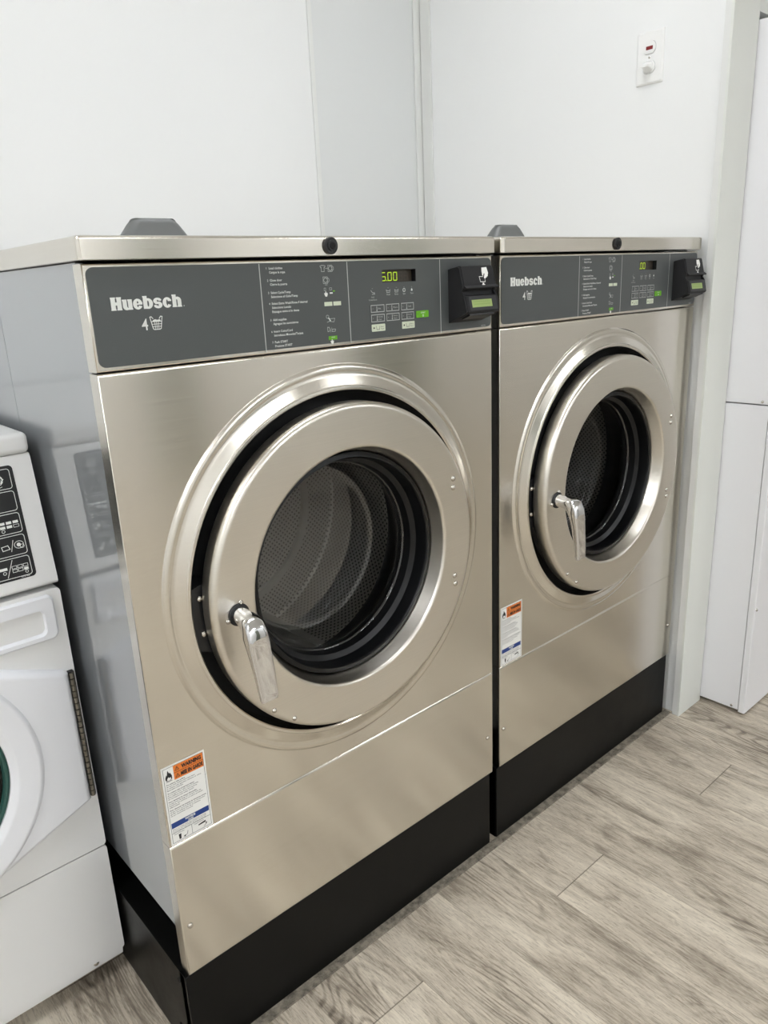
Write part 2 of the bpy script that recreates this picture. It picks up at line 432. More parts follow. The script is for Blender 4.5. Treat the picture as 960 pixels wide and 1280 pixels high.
# lid with folded edges
b = B()
def lid_ring(z, i, r): return [Vector((x, y_, z)) for x, y_ in rrect(-.0045+i, W+.001-i, -.010+i, .858-i, r, 5)]
loft(b, [lid_ring(ZB, .001, .007), lid_ring(ZB+.0008, 0, .008), lid_ring(ZB+.002, 0, .008), lid_ring(ZT-.0045, 0, .008), lid_ring(ZT-.0030, 0, .008), lid_ring(ZT-.0012, .0008, .0075), lid_ring(ZT, .0030, .006), lid_ring(ZT, .0045, .005)])
lid = obj('lid', (b, 'steel'), washer)
b = lathe(B(), [(0, -.0165), (.0068, -.0165), (.0075, -.016), (.0075, -.0145), (.0108, -.0145), (.0118, -.0135), (.0118, -.0095)], .357, 1.2552, 32)
k = lathe(B(), [(0, -.0178), (.0042, -.0178), (.0050, -.0168), (.0050, -.016)], .357, 1.2552, 24); rect(k, .3564, .3576, 1.2520, 1.2584, -.0180)
obj('lock', [(b, 'blk'), (k, 'void')], lid)
# grey dispenser flap standing on the lid
b = B()
rings = []
for z, x0, x1, y0, y1 in ((ZT-.001, .098, .1985, .090, .128), (ZT+.004, .100, .1965, .0905, .127), (ZT+.022, .1125, .1850, .096, .121), (ZT+.0275, .1175, .1805, .099, .118), (ZT+.0295, .122, .176, .102, .115)):
    rings.append([Vector((x, y, z)) for x, y in rrect(x0, x1, y0, y1, .012, 4)])
loft(b, rings)
disp = obj('dispenser_cap', (b, 'dgrey'), washer)

# control fascia with a window for the recessed display
DX0, DX1, DZ0, DZ1 = .4622, .5338, 1.2012, 1.2200
win = [(DX0, DZ0), (DX1, DZ0), (DX1, DZ1), (DX0, DZ1)]
b = flange(B(), 0, W, ZPB+.0012, ZPT, 0, .002, .024)
holed(b, [(.002, ZPB+.0032), (W-.002, ZPB+.0032), (W-.002, ZPT-.002), (.002, ZPT-.002)], [win], 0)
fascia = obj('control_panel', (b, 'steel'), washer)
YO = -.0012
b = holed(B(), rrect(.0045, W-.0035, ZPB+.0065, ZPT-.0040, .009), [win], YO)
# thin rim of the overlay
oo = rrect(.0045, W-.0035, ZPB+.0065, ZPT-.0040, .009)
for i in range(len(oo)):
    (x0, z0), (x1, z1) = oo[i], oo[(i+1) % len(oo)]
    b.faces.new([b.verts.new(q) for q in ((x0, YO, z0), (x1, YO, z1), (x1, .0002, z1), (x0, .0002, z0))])
w = B(); d = B(); g = B(); y = YO-.0003
for lx in (.2405, .3932, .5890): stroke(d, [(lx, 1.1165), (lx, 1.2325)], .0014, y)
# logotype, heavy slab letters
def logo(bm, x0, x1, z0, h, y):
    st = []; x = 0
    def R(a, b_, c, d_): st.append([(x+a, c), (x+b_, c), (x+b_, d_), (x+a, d_)])
    def arc(cx, cz, ao, bo, ai, bi, a0, a1, n=18):
        for i in range(n):
            t0, t1 = radians(a0+(a1-a0)*i/n), radians(a0+(a1-a0)*(i+1)/n)
            st.append([(x+cx+ao*cos(t0), cz+bo*sin(t0)), (x+cx+ao*cos(t1), cz+bo*sin(t1)), (x+cx+ai*cos(t1), cz+bi*sin(t1)), (x+cx+ai*cos(t0), cz+bi*sin(t0))])
    # H
    R(.02, .37, 0, 1); R(.49, .84, 0, 1); R(.3, .6, .38, .62); R(0, .40, 0, .10); R(.46, .86, 0, .10); R(0, .40, .90, 1); R(.46, .86, .90, 1)
    x += .90
    # u
    R(.03, .36, .22, .80); R(0, .2, .70, .80); R(.45, .78, 0, .80); R(.42, .6, .70, .80); R(.6, .81, 0, .10); arc(.33, .26, .30, .28, 0, 0, 180, 290); R(.2, .47, .02, .16); R(.30, .40, .0, .22)
    x += .84
    # e
    arc(.38, .40, .38, .42, .07, .24, 8, 335); R(.2, .74, .35, .46); R(.45, .755, .35, .52)
    x += .80
    # b
    R(.03, .36, 0, 1); R(0, .2, .90, 1); arc(.42, .40, .40, .42, .07, .24, -180, 180)
    x += .85
    # s
    arc(.36, .57, .35, .25, .05, .08, 15, 270); arc(.38, .25, .36, .27, .05, .09, -165, 90); R(.47, .66, .56, .70); R(.05, .24, .10, .26); R(.14, .58, .32, .49)
    x += .78
    # c
    arc(.38, .40, .38, .42, .07, .24, 30, 330); R(.45, .73, .50, .64)
    x += .80
    # h
    R(.03, .36, 0, 1); R(0, .2, .90, 1); R(.46, .79, 0, .58); arc(.47, .50, .32, .32, .02, .10, 0, 140); R(0, .39, 0, .10); R(.43, .82, 0, .10)
    tot = x+.82
    for q in st: poly(bm, [(x0+(a/tot)*(x1-x0), z0+c*h) for a, c in q], y)
logo(w, .0285, .1208, 1.1840, .0152, y)
disc(d, .1235, 1.1850, .0008, y, 8)
text(w, '4', .0638, 1.1586, .0146, y, w=.0082, bold=.002)
# laundry basket icon
bx0, bx1, bz0, bz1 = .0760, .0912, 1.1586, 1.1712
stroke(w, [(bx0, bz1), (bx0+.0024, bz0+.001), (bx0+.004, bz0), (bx1-.004, bz0), (bx1-.0024, bz0+.001), (bx1, bz1)], .0009, y)
for f in (.28, .52, .76): stroke(w, [(bx0+.0024*(1-f)-.0002, bz0+(bz1-bz0)*f), (bx1-.0024*(1-f)+.0002, bz0+(bz1-bz0)*f)], .0007, y)
for f in (.33, .5, .67): stroke(w, [(bx0+.0152*f*.86+.0011, bz0), (bx0+.0152*f, bz1-.002)], .0007, y)
poly(w, [(bx0+.002, bz1-.0028), (bx1-.0018, bz1-.0028), (bx1-.003, bz1-.0005), (bx0+.009, bz1-.0012), (bx0+.006, bz1-.0002), (bx0+.003, bz1-.0014)], y)
for sx, e in ((bx0, -1), (bx1, 1)):
    stroke(w, [(sx, bz1), (sx-e*.0000+e*.0006, bz1+.0026), (sx-e*.0014, bz1+.0030), (sx-e*.0034, bz1+.0006)], .0009, y)
# instructions
TX = [(1.2257, 'Load clothes', ['Cargue la ropa']), (1.2098, 'Close door', ['Cierre la puerta']), (1.1935, 'Select Cycle/Temp', ['Seleccione el Ciclo/Temp']),
      (1.1790, 'Select Extra Wash/Rinse if desired', ['Seleccione Lavado', 'Enjuague extra si lo desea']), (1.1572, 'Add supplies', ['Agregue los suministros']),
      (1.1415, 'Insert Coins/Card', ['Introduzca Monedas/Tarjeta']), (1.1268, 'Push START', ['Presione START'])]
for i, (z, a, more) in enumerate(TX):
    text(w, str(i+1), .2515, z, .0030, y)
    text(w, a, .2558, z, .0032, y, bold=.012)
    for k_, q in enumerate(more): text(w, q, .2558, z-.0054*(k_+1), .0032, y, bold=.012)
def ico_washer(cx, cz, s):
    stroke(d, [(cx-.0042*s, cz-.0042*s), (cx+.003*s, cz-.0042*s), (cx+.003*s, cz+.0042*s), (cx-.0042*s, cz+.0042*s)], .0006, y, True)
    stroke(d, circ(cx-.0002, cz, .0030*s, 14), .0008, y, True); stroke(d, [(cx+.003*s, cz+.0034*s), (cx+.0055*s, cz+.0014*s), (cx+.0055*s, cz-.0014*s), (cx+.003*s, cz-.0034*s)], .0006, y)
def ico_hand(cx, cz, s):
    poly(w, [(cx-.0022*s, cz-.001*s), (cx-.0030*s, cz+.0014*s), (cx-.0012*s, cz+.0012*s), (cx-.0006*s, cz+.0034*s), (cx+.0004*s, cz+.0034*s), (cx+.0006*s, cz+.0012*s), (cx+.0022*s, cz+.0018*s), (cx+.0028*s, cz+.0002*s), (cx+.0016*s, cz-.0030*s), (cx-.0010*s, cz-.0030*s)], y)
cx = .3490
stroke(d, [(cx-.0058, 1.2282), (cx-.003, 1.2290), (cx+.0006, 1.2290), (cx+.0034, 1.2282), (cx+.0024, 1.2258), (cx+.0014, 1.2264), (cx+.0014, 1.2205), (cx-.0038, 1.2205), (cx-.0038, 1.2264), (cx-.0048, 1.2258)], .0007, y, True)
stroke(d, [(cx+.004, 1.2248), (cx+.0085, 1.2248)], .0006, y); ico_washer(cx+.0128, 1.2246, 1.05)
ico_washer(cx+.003, 1.2085, 1.1); stroke(d, [(cx+.0015, 1.2020), (cx+.0055, 1.2020)], .0006, y)
stroke(d, [(cx-.001, 1.1975), (cx+.002, 1.1975), (cx+.002, 1.1940), (cx-.001, 1.1940)], .0005, y, True); stroke(d, [(cx+.009, 1.1975), (cx+.013, 1.1975), (cx+.013, 1.1945), (cx+.009, 1.1945)], .0005, y, True)
ico_hand(cx+.002, 1.1890, 1.15); rect(w, cx+.0090, cx+.0145, 1.1893, 1.1912, y)
gr = B(); rect(gr, cx+.0150, cx+.0190, 1.1920, 1.1938, y); rect(gr, cx+.0020, cx+.0180, 1.1235, 1.1290, y)
kw = B(); rect(kw, cx-.0020, cx+.0125, 1.1722, 1.1780, y); rect(kw, cx+.0145, cx+.0290, 1.1722, 1.1780, y)
stroke(d, circ(cx+.0022, 1.1570, .0024, 10), .0006, y, True); stroke(w, [(cx+.004, 1.1552), (cx+.0072, 1.1512)], .0014, y)
stroke(d, [(cx+.001, 1.1492), (cx+.005, 1.1504), (cx+.0065, 1.1540), (cx+.0155, 1.1540), (cx+.0135, 1.1490), (cx+.005, 1.1504)], .0006, y)
stroke(d, [(cx+.001, 1.1420), (cx+.0038, 1.1420), (cx+.0052, 1.1395), (cx+.0052, 1.1375), (cx+.0030, 1.1358), (cx+.0012, 1.1358)], .0007, y, True)
stroke(d, [(cx+.0060, 1.1345), (cx+.0085, 1.1410)], .0005, y); stroke(d, [(cx+.0088, 1.1355), (cx+.0150, 1.1355), (cx+.0160, 1.1385), (cx+.0098, 1.1388)], .0007, y, True)
ico_hand(cx+.0082, 1.1205, 1.1); text(w, 'START', cx+.0072, 1.1262, .0018, y-.0002, w=.007)
# cycle indicators
for ix, nm in ((.4406, 'Add'), (.4730, 'Wash'), (.4905, 'Rinse'), (.5070, 'Spin'), (.5238, 'Time')):
    rect(d, ix-.0010, ix+.0010, 1.1930, 1.1934, y)
    if nm == 'Add':
        stroke(d, [(ix-.003, 1.1905), (ix-.0012, 1.1882), (ix+.001, 1.1870), (ix+.0035, 1.1866)], .0008, y); stroke(d, [(ix-.001, 1.1848), (ix+.0045, 1.1848), (ix+.004, 1.1872)], .0007, y)
        text(d, 'Add', ix, 1.1795, .0024, y, align='C'); text(d, 'Coins/Card', ix, 1.1755, .0024, y, align='C', w=.016); continue
    if nm in ('Wash', 'Rinse'): stroke(d, [(ix-.004, 1.1905), (ix-.003, 1.1862), (ix+.003, 1.1862), (ix+.004, 1.1905)], .0007, y); stroke(d, [(ix-.0035, 1.1893), (ix, 1.1885), (ix+.0035, 1.1893)], .0007, y)
    if nm == 'Spin': stroke(d, circ(ix, 1.1886, .0024, 12), .0014, y, True)
    if nm == 'Time': poly(w, [(ix-.0016, 1.1868), (ix+.0016, 1.1868), (ix+.0016, 1.1888), (ix, 1.1912), (ix-.0016, 1.1888)], y)
    text(d, nm, ix, 1.1820, .0026, y, align='C')
text(d, '802786', .6905, 1.1195, .0026, y, w=.0115)
overlay = obj('overlay', [(b, 'overlay'), (w, 'print'), (d, 'print_dim'), (gr, 'kgreen'), (kw, 'kwhite')], fascia)
# recessed display
b = B(); yd = .0082
for q in (((DX0, YO), (DX0, yd)), ((DX1, YO), (DX1, yd))):
    b.faces.new([b.verts.new(v) for v in ((q[0][0], YO, DZ0), (q[0][0], yd, DZ0), (q[0][0], yd, DZ1), (q[0][0], YO, DZ1))])
for z in (DZ0, DZ1): b.faces.new([b.verts.new(v) for v in ((DX0, YO, z), (DX1, YO, z), (DX1, yd, z), (DX0, yd, z))])
wb = rect(B_ := B(), DX0, DX1, DZ0, DZ1, yd) and B_
on_, off = B(), B()
SEG = {'5': 'afgcd', '0': 'abcdef', '8': 'abcdefg'}
def digit(x, z, w_, h, ch, yy):
    m = z+h/2; sg = {'a': ((x, z+h), (x+w_, z+h)), 'b': ((x+w_, z+h), (x+w_, m)), 'c': ((x+w_, m), (x+w_, z)), 'd': ((x, z), (x+w_, z)), 'e': ((x, z), (x, m)), 'f': ((x, m), (x, z+h)), 'g': ((x, m), (x+w_, m))}
    for k_ in 'abcdefg': stroke(on_ if k_ in SEG.get(ch, '') else off, [tuple(a*.88+c*.12 for a, c in zip(sg[k_][0], sg[k_][1])), tuple(a*.12+c*.88 for a, c in zip(sg[k_][0], sg[k_][1]))], .0012, yy)
zd, hd = 1.2040, .0120
for x, ch in ((.4695, '5'), (.4822, '0'), (.4938, '0'), (.5054, ''), (.5170, '')): digit(x, zd, .0072, hd, ch, yd-.0003)
disc(on_, .4797, zd, .0009, yd-.0003, 8)
obj('display', [(b, 'blk'), (wb, 'ledwin'), (on_, 'led'), (off, 'ledoff')], fascia, fix=False)
# keys
KX = [(.4350, .4630), (.4665, .4945), (.4985, .5265)]
words = [['Hot', 'Warm', 'Cold'], ['Normal/Cold', 'Delicate/Warm', 'Normal/Cold']]
def framed(x0, x1, z0, z1, fill, legend):
    f = B(); prism(f, rrect(x0, x1, z0, z1, .001, 2), YO-.0008, YO+.0002); e = B(); yk = YO-.0011
    stroke(e, [(x0+.0006, z0+.0006), (x1-.0006, z0+.0006), (x1-.0006, z1-.0006), (x0+.0006, z1-.0006)], .0010, yk, True)
    zm = (z0+z1)/2
    rect(e, x0+.0118, x0+.0128, zm-.0034, zm+.0036, yk); disc(e, x0+.0123, zm-.0030, .0011, yk, 8)
    rect(e, x0+.0040, x0+.0046, zm-.0006, zm+.0006, yk)
    p = legend.split('/')
    if len(p) == 1: text(e, p[0], x0+.0148, zm-.0013, .0028, yk)
    else:
        text(e, p[0], x0+.0144, zm+.0008, .0022, yk); text(e, p[1], x0+.0152, zm-.0032, .0022, yk)
    obj('key', [(f, 'overlay'), (e, 'print_dim')], fascia)
for r_, (z0, z1) in enumerate(((1.1577, 1.1690), (1.1432, 1.1547))):
    for c_, (x0, x1) in enumerate(KX): framed(x0, x1, z0, z1, 'overlay', words[r_][c_])
for (x0, x1), nm in (((.4360, .4635), 'Wash'), ((.5000, .5275), 'Rinse')):
    f = prism(B(), rrect(x0, x1, 1.1290, 1.1398, .001, 2), YO-.0008, YO+.0002); e = B(); yk = YO-.0011
    disc(e, x0+.0040, 1.1344, .0014, yk, 10); q = B()
    stroke(q, [(x0+.0085, 1.1368), (x0+.0095, 1.1318), (x0+.0150, 1.1318), (x0+.0160, 1.1368)], .0006, yk)
    text(q, 'Extra', x0+.0180, 1.1350, .0020, yk, w=.0065); text(q, nm, x0+.0180, 1.1315, .0020, yk, w=.0065)
    obj('key', [(f, 'kwhite'), (e, 'ink'), (q, 'ink_dim')], fascia)
f = prism(B(), rrect(.5322, .5600, 1.1440, 1.1548, .001, 2), YO-.0008, YO+.0002); e = B(); yk = YO-.0011
text(e, 'START', .5420, 1.1503, .0026, yk, w=.0100); stroke(e, circ(.5470, 1.1470, .0014, 10), .0007, yk, True); q = B(); rect(q, .5345, .5352, 1.1488, 1.1502, yk)
k = obj('key', [(f, 'kgreen'), (e, 'print'), (q, 'ink')], fascia); k['label'] = 'green start key'

# card reader bolted on the fascia: wedge body, slot, screen
RX0, RX1 = .6085, .6925
zt, zb = 1.2195, 1.1300
def RP(y_, z_): return (y_, z_)
prof = [(0, zt-.002), (-.024, zt+.0020), (-.0265, zt+.0010), (-.0345, 1.1872), (-.0272, 1.1858), (-.0290, 1.1745), (-.0368, 1.1735), (-.0425, 1.1480), (-.0405, 1.1455), (-.022, 1.1385), (0, zb)]
b = B()
def sweep_x(bm, prof, x0, x1):
    a = [bm.verts.new((x0, y_, z_)) for y_, z_ in prof]; c = [bm.verts.new((x1, y_, z_)) for y_, z_ in prof]
    n = len(prof); bm.faces.new(a); bm.faces.new(c[::-1])
    for i in range(n): bm.faces.new((a[i], c[i], c[(i+1) % n], a[(i+1) % n]))
# body, cheeks closing the slot at both ends
sweep_x(b, prof, RX0+.004, RX1-.004)
flush = [(0, zt-.003), (-.022, zt), (-.0255, zt-.001), (-.0335, 1.1872), (-.0310, 1.1805), (-.0360, 1.1735), (-.0415, 1.1485), (-.0395, 1.1460), (-.022, 1.1390), (0, zb)]
sweep_x(b, flush, RX0, RX0+.004); sweep_x(b, flush, RX1-.004, RX1)
# slot lip standing proud
sweep_x(b, [(-.0335, 1.1905), (-.0385, 1.1865), (-.0375, 1.1845), (-.0290, 1.1845)], RX0+.0035, RX1+.0015)
body_bm = b
k = B(); sweep_x(k, [(-.0392, 1.1450), (-.0400, 1.1420), (-.0230, 1.1355), (-.0225, 1.1385)], RX0+.010, RX1-.012)
reader = obj('card_reader', [(body_bm, 'reader'), (k, 'blk')], washer, ang=20)
# tilted faces of the reader: local frame with x right, z up along the slope
def face_frame(y0, z0, y1, z1):
    d_ = Vector((0, y1-y0, z1-z0)); l = d_.length; d_.normalize(); n_ = Vector((1, 0, 0)).cross(d_); n_.normalize()   # outward is -y
    return Matrix(((1, 0, 0, 0), (0, -n_.y if n_.y > 0 else n_.y, d_.y, y0), (0, 0, d_.z, z0), (0, 0, 0, 1))), l
def slope(y0, z0, y1, z1):
    """maps (x, -t, s) to the point s along the slope and t out of it"""
    d_ = Vector((0, y1-y0, z1-z0)); l = d_.length; d_ /= l; n_ = Vector((0, d_.z, -d_.y))
    m_ = Matrix.Identity(4); m_.col[1] = (0, n_.y, n_.z, 0); m_.col[2] = (0, d_.y, d_.z, 0); m_.col[3] = (0, y0, z0, 1); return m_, l
mu, lu = slope(-.0345, 1.1872, -.0265, 1.2205)
w = B(); e = -.0004; s = 1.
X0 = RX0+.0435
poly(w, [(X0+.010, .0315), (X0+.0225, .0320), (X0+.0245, .0220), (X0+.0225, .0190), (X0+.0225, .0170), (X0+.0195, .0165), (X0+.0190, .0145), (X0+.0165, .0150), (X0+.0150, .0125), (X0+.0125, .0135), (X0+.0120, .0155), (X0+.0150, .0205), (X0+.0145, .0220), (X0+.0130, .0215), (X0+.0105, .0175), (X0+.0085, .0185), (X0+.0085, .0250)], e)
stroke(w, [(X0+.0095, .0165), (X0+.0005, .0168), (X0+.0015, .0082), (X0+.0135, .0078), (X0+.0136, .0110)], .0010, e)
poly(w, [(X0+.0060, .0062), (X0+.0100, .0062), (X0+.0100, .0038), (X0+.0125, .0038), (X0+.0080, .0005), (X0+.0040, .0038), (X0+.0060, .0038)], e)
obj('pictogram', (w, 'stk'), reader, tilt=mu)
mu, lu = slope(-.0425, 1.1480, -.0368, 1.1735)
b = B(); holed(b, rrect(RX0+.009, RX1-.006, .0018, .0250, .002), [[(RX0+.0155, .0070), (RX0+.0155, .0195), (RX1-.0175, .0195), (RX1-.0175, .0070)]], -.0007)
for q in ((RX0+.0155, .0070, RX0+.0155, .0195), (RX0+.0155, .0195, RX1-.0175, .0195), (RX1-.0175, .0195, RX1-.0175, .0070), (RX1-.0175, .0070, RX0+.0155, .0070)):
    b.faces.new([b.verts.new(v) for v in ((q[0], -.0007, q[1]), (q[2], -.0007, q[3]), (q[2], -.0001, q[3]), (q[0], -.0001, q[1]))])
l = B(); rect(l, RX0+.0155, RX1-.0175, .0070, .0195, -.0002)
l2 = B()
for q in (.0150, .0108):
    for i in range(12): rect(l2, RX0+.0205+i*.0034, RX0+.0227+i*.0034, q, q+.0024, -.00035)
M['lcd_seg'] = mat('lcd_segment', (134, 160, 84), .4)
obj('screen', [(b, 'blk'), (l, 'lcd'), (l2, 'lcd_seg')], reader, tilt=mu, fix=False)

# front panel with embossed ring around the door opening
RE, RO = .3185, .278
b = flange(B(), 0, W, ZS+.0012, ZPB-.0008, 0, .0022, .024, .0042)
holed(b, [(.0022, ZS+.0034), (W-.0022, ZS+.0034), (W-.0022, ZPB-.0050), (.0022, ZPB-.0050)], [circ(CX, CZ, RE, 128)], 0)
lathe(b, [(RE, 0), (RE-.0012, -.0004), (RE-.0035, -.0024), (RE-.0065, -.0036), (RE-.010, -.0036), (RE-.0125, -.0031), (RE-.015, -.0031), (RE-.018, -.0038), (RE-.019, -.0042), (RE-.032, -.0094), (RE-.033, -.0097), (RO+.0065, -.0108), (RO+.006, -.0110), (RO+.0025, -.0112), (RO+.0006, -.0098), (RO, -.007), (RO-.0005, .004), (RO-.001, .034)], CX, CZ, 128)
bmesh.ops.remove_doubles(b, verts=b.verts[:], dist=1e-5)
front = obj('front_panel', (b, 'steel'), washer)
# lower kick panel with its two round-head screws
b = flange(B(), 0, W, ZF, ZS+.0004, 0, .0022, .024, .0038); rect(b, .0022, W-.0022, ZF+.0022, ZS-.0034, 0)
kick = obj('kick_panel', (b, 'steel'), washer)
for sx, sz in ((.0137, .2735), (.7040, .2755)): obj('screw', (dome(B(), sx, 0, sz, .0046, .003), 'screw'), kick)
# dark shell behind the opening and the bellows
b = lathe(B(), [(RO+.012, .030), (.238, .030), (.238, .060), (.20, .062)], CX, CZ, 96)
obj('tub_front', (b, 'void'), washer)
b = lathe(B(), [(.240, -.006), (.244, .004), (.236, .012), (.244, .020), (.236, .028), (.240, .034)], CX, CZ, 96)
obj('door_seal', (b, 'rubber'), washer)
# latch plate in the gap at the left
b = prism(B(), [(.080, .715), (.104, .705), (.116, .735), (.116, .800), (.108, .815), (.080, .806)], -.004, .03, .002)
latch = obj('latch_plate', (b, 'blk'), washer)
for sz in (.7915, .7375): obj('screw', (dome(B(), .0935, -.004, sz, .0048, .0035), 'screw'), latch)
# warning sticker
def sticker():
    x0, x1, z0, z1 = .0035, .0720, .4265, .5575; y = -.0004
    wh, o, bl, k, kd = B(), B(), B(), B(), B()
    rect(wh, x0, x1, z0, z1, y); y1 = y-.0002; y2 = y-.0004
    stroke(k, [(x0+.0028, z0+.003), (x1-.0028, z0+.003), (x1-.0028, z1-.003), (x0+.0028, z1-.003)], .0005, y1, True)
    oz0, oz1, ox0 = z1-.0265, z1-.0035, x0+.0185
    rect(o, ox0, x1-.0032, oz0, oz1, y1)
    stroke(k, [(ox0, (oz0+oz1)/2), (x1-.0032, (oz0+oz1)/2)], .0006, y2)
    text(k, 'WARNING', ox0+.0125, oz0+.0140, .0064, y2, w=.0315, bold=.055)
    text(k, 'MISE EN GARDE', ox0+.0105, oz0+.0028, .0062, y2, w=.0350, bold=.055)
    for zz in (oz0+.0145, oz0+.0030):
        tx = ox0+.0055; stroke(k, [(tx-.0030, zz), (tx+.0030, zz), (tx, zz+.0056)], .0007, y2, True); rect(k, tx-.0004, tx+.0004, zz+.0012, zz+.0036, y2)
    # flame pictogram
    fx, fz = x0+.0105, z1-.0255
    poly(k, [(fx-.0050, fz+.004), (fx-.0052, fz+.0075), (fx-.0034, fz+.0125), (fx-.0026, fz+.0105), (fx-.0008, fz+.0190), (fx+.0014, fz+.0130), (fx+.0024, fz+.0145), (fx+.0050, fz+.0085), (fx+.0048, fz+.004), (fx+.0028, fz+.0015), (fx-.0028, fz+.0015)], y1)
    poly(wh, [(fx-.0026, fz+.0022), (fx-.0030, fz+.0050), (fx-.0008, fz+.0082), (fx+.0006, fz+.0062), (fx+.0028, fz+.0068), (fx+.0030, fz+.0034), (fx+.0018, fz+.0022)], y2)
    stroke(k, [(fx-.0045, fz+.0006), (fx+.0045, fz+.0006)], .0006, y1)
    lines = ['To reduce risk of fire,', 'do not wash articles that have been', 'in contact with gasoline, solvents or other', 'flammable materials.', '',
             'To reduce risk of serious injury:', 'do not open door while drum is moving,', 'keep children away from the machine,', 'do not bypass any safety switch.', '',
             'Pour diminuer le risque d\'incendie,', 'ne pas laver de linge en contact avec de', 'l\'essence, des solvants ou autres produits', 'inflammables.', '',
             'Pour diminuer les risques de blessures graves:', 'ne pas ouvrir la porte tambour en mouvement,', 'garder les enfants loin de la machine,', 'ne pas neutraliser la porte.']
    zz = oz0-.0042
    for s_ in lines:
        if s_: text(kd if s_[0].islower() else k, s_, x0+.0050, zz, .00185, y1, w=min(.0585, len(s_)*.00128), bold=.012 if s_[0].islower() else .03)
        zz -= .00315 if s_ else .0018
    bz1 = z0+.0365; rect(bl, x0+.0040, x1-.0040, bz1-.0090, bz1, y1)
    wt = B(); text(wt, 'NOTICE', (x0+x1)/2, bz1-.0042, .0032, y2, align='C', bold=.05); text(wt, 'AVIS', (x0+x1)/2, bz1-.0084, .0032, y2, align='C', bold=.03)
    for i, s_ in enumerate(('Door is locked while the machine is running.', 'La porte est verrouillée durant la marche.', 'Push handle in, then turn. / Pousser et tourner.')):
        text(kd, s_, x0+.0050, bz1-.0120-i*.0025, .0016, y1, w=.054, bold=.01)
    q = z0+.0030; stroke(k, [(x0+.0030, q+.0160), (x1-.0030, q+.0160)], .0005, y1); stroke(k, [((x0+x1)/2, q), ((x0+x1)/2, q+.0160)], .0005, y1)
    text(k, 'Closed/Fermée', x0+.0060, q+.0125, .0019, y1, bold=.01); text(k, 'Open/Ouverte', (x0+x1)/2+.0040, q+.0125, .0019, y1, bold=.01)
    hx = x0+.0150; poly(k, [(hx-.0018, q+.0020), (hx+.0012, q+.0020), (hx+.0018, q+.0105), (hx-.0024, q+.0105)], y1)
    stroke(k, [(hx+.0075, q+.0030), (hx+.0110, q+.0045), (hx+.0125, q+.0090)], .0007, y1); poly(k, [(hx+.0048, q+.0030), (hx+.0080, q+.0012), (hx+.0082, q+.0050)], y1)
    hx = (x0+x1)/2+.0125; poly(k, [(hx-.0020, q+.0075), (hx+.0100, q+.0082), (hx+.0100, q+.0112), (hx-.0020, q+.0095)], y1)
    stroke(k, [(hx+.0110, q+.0070), (hx+.0100, q+.0040), (hx+.0070, q+.0025)], .0007, y1); disc(k, hx+.0108, q+.0062, .0013, y1, 10)
    return [(wh, 'stk'), (o, 'stk_o'), (bl, 'stk_b'), (k, 'ink'), (kd, 'ink_dim'), (wt, 'stk')]
st = obj('warning_sticker', sticker(), washer, fix=False); st['label'] = 'white sticker with orange warning header and blue band'

# ---------------- door
YD, RD, RH = -.0385, .2625, .193
b = lathe(B(), [(.236, -.004), (.252, -.004), (RD-.003, -.0065), (RD-.0006, -.009), (RD, -.0125), (RD, YD+.011), (RD, YD+.009), (RD-.0009, YD+.0050), (RD-.0028, YD+.0020), (RD-.0058, YD+.0004), (RD-.0080, YD), (RD-.0095, YD),
                (RH+.0055, YD), (RH+.004, YD), (RH+.0018, YD+.0006), (RH+.0002, YD+.0022), (RH-.0008, YD+.005), (RH-.0022, YD+.010), (RH-.0075, YD+.026), (RH-.0095, YD+.032), (RH-.011, YD+.040)], CX, CZ, 128)
door = obj('door', (b, 'steel_door'), washer)
b = lathe(B(), [(RH-.0105, YD+.026), (RH-.018, YD+.024), (RH-.021, YD+.028), (RH-.022, YD+.050), (RH-.030, YD+.056), (RH-.034, YD+.075), (RH-.034, YD+.085), (RH-.0105, YD+.085)], CX, CZ, 96)
obj('gasket', (b, 'rubber'), door)
b = lathe(B(), [(RH-.033, YD+.070), (RH-.0345, YD+.0705), (RH-.0365, YD+.073), (RH-.0375, YD+.078), (RH-.0372, YD+.083), (RH-.0378, YD+.088), (RH-.0405, YD+.102), (RH-.0402, YD+.107), (RH-.0412, YD+.113), (RH-.043, YD+.125), (RH-.049, YD+.137), (RH-.060, YD+.142), (0, YD+.145)], CX, CZ, 96)
g_ = obj('door_glass', (b, 'glass'), door); g_['label'] = 'clear bowl-shaped glass'
# hinge rivets in two pairs, small screws by the handle
for rx, rz in ((.5725, .8722), (.5722, .8565), (.5722, .6930), (.5735, .6770)):
    obj('rivet', (dome(B(), rx, YD, rz, .0052, .0034), 'screw'), door)
for rx, rz in ((.1375, .7825), (.1150, .7605), (.1745, .5935), (.2090, .5645)):
    obj('screw', (dome(B(), rx, YD, rz, .0040, .0036), 'screw'), door)
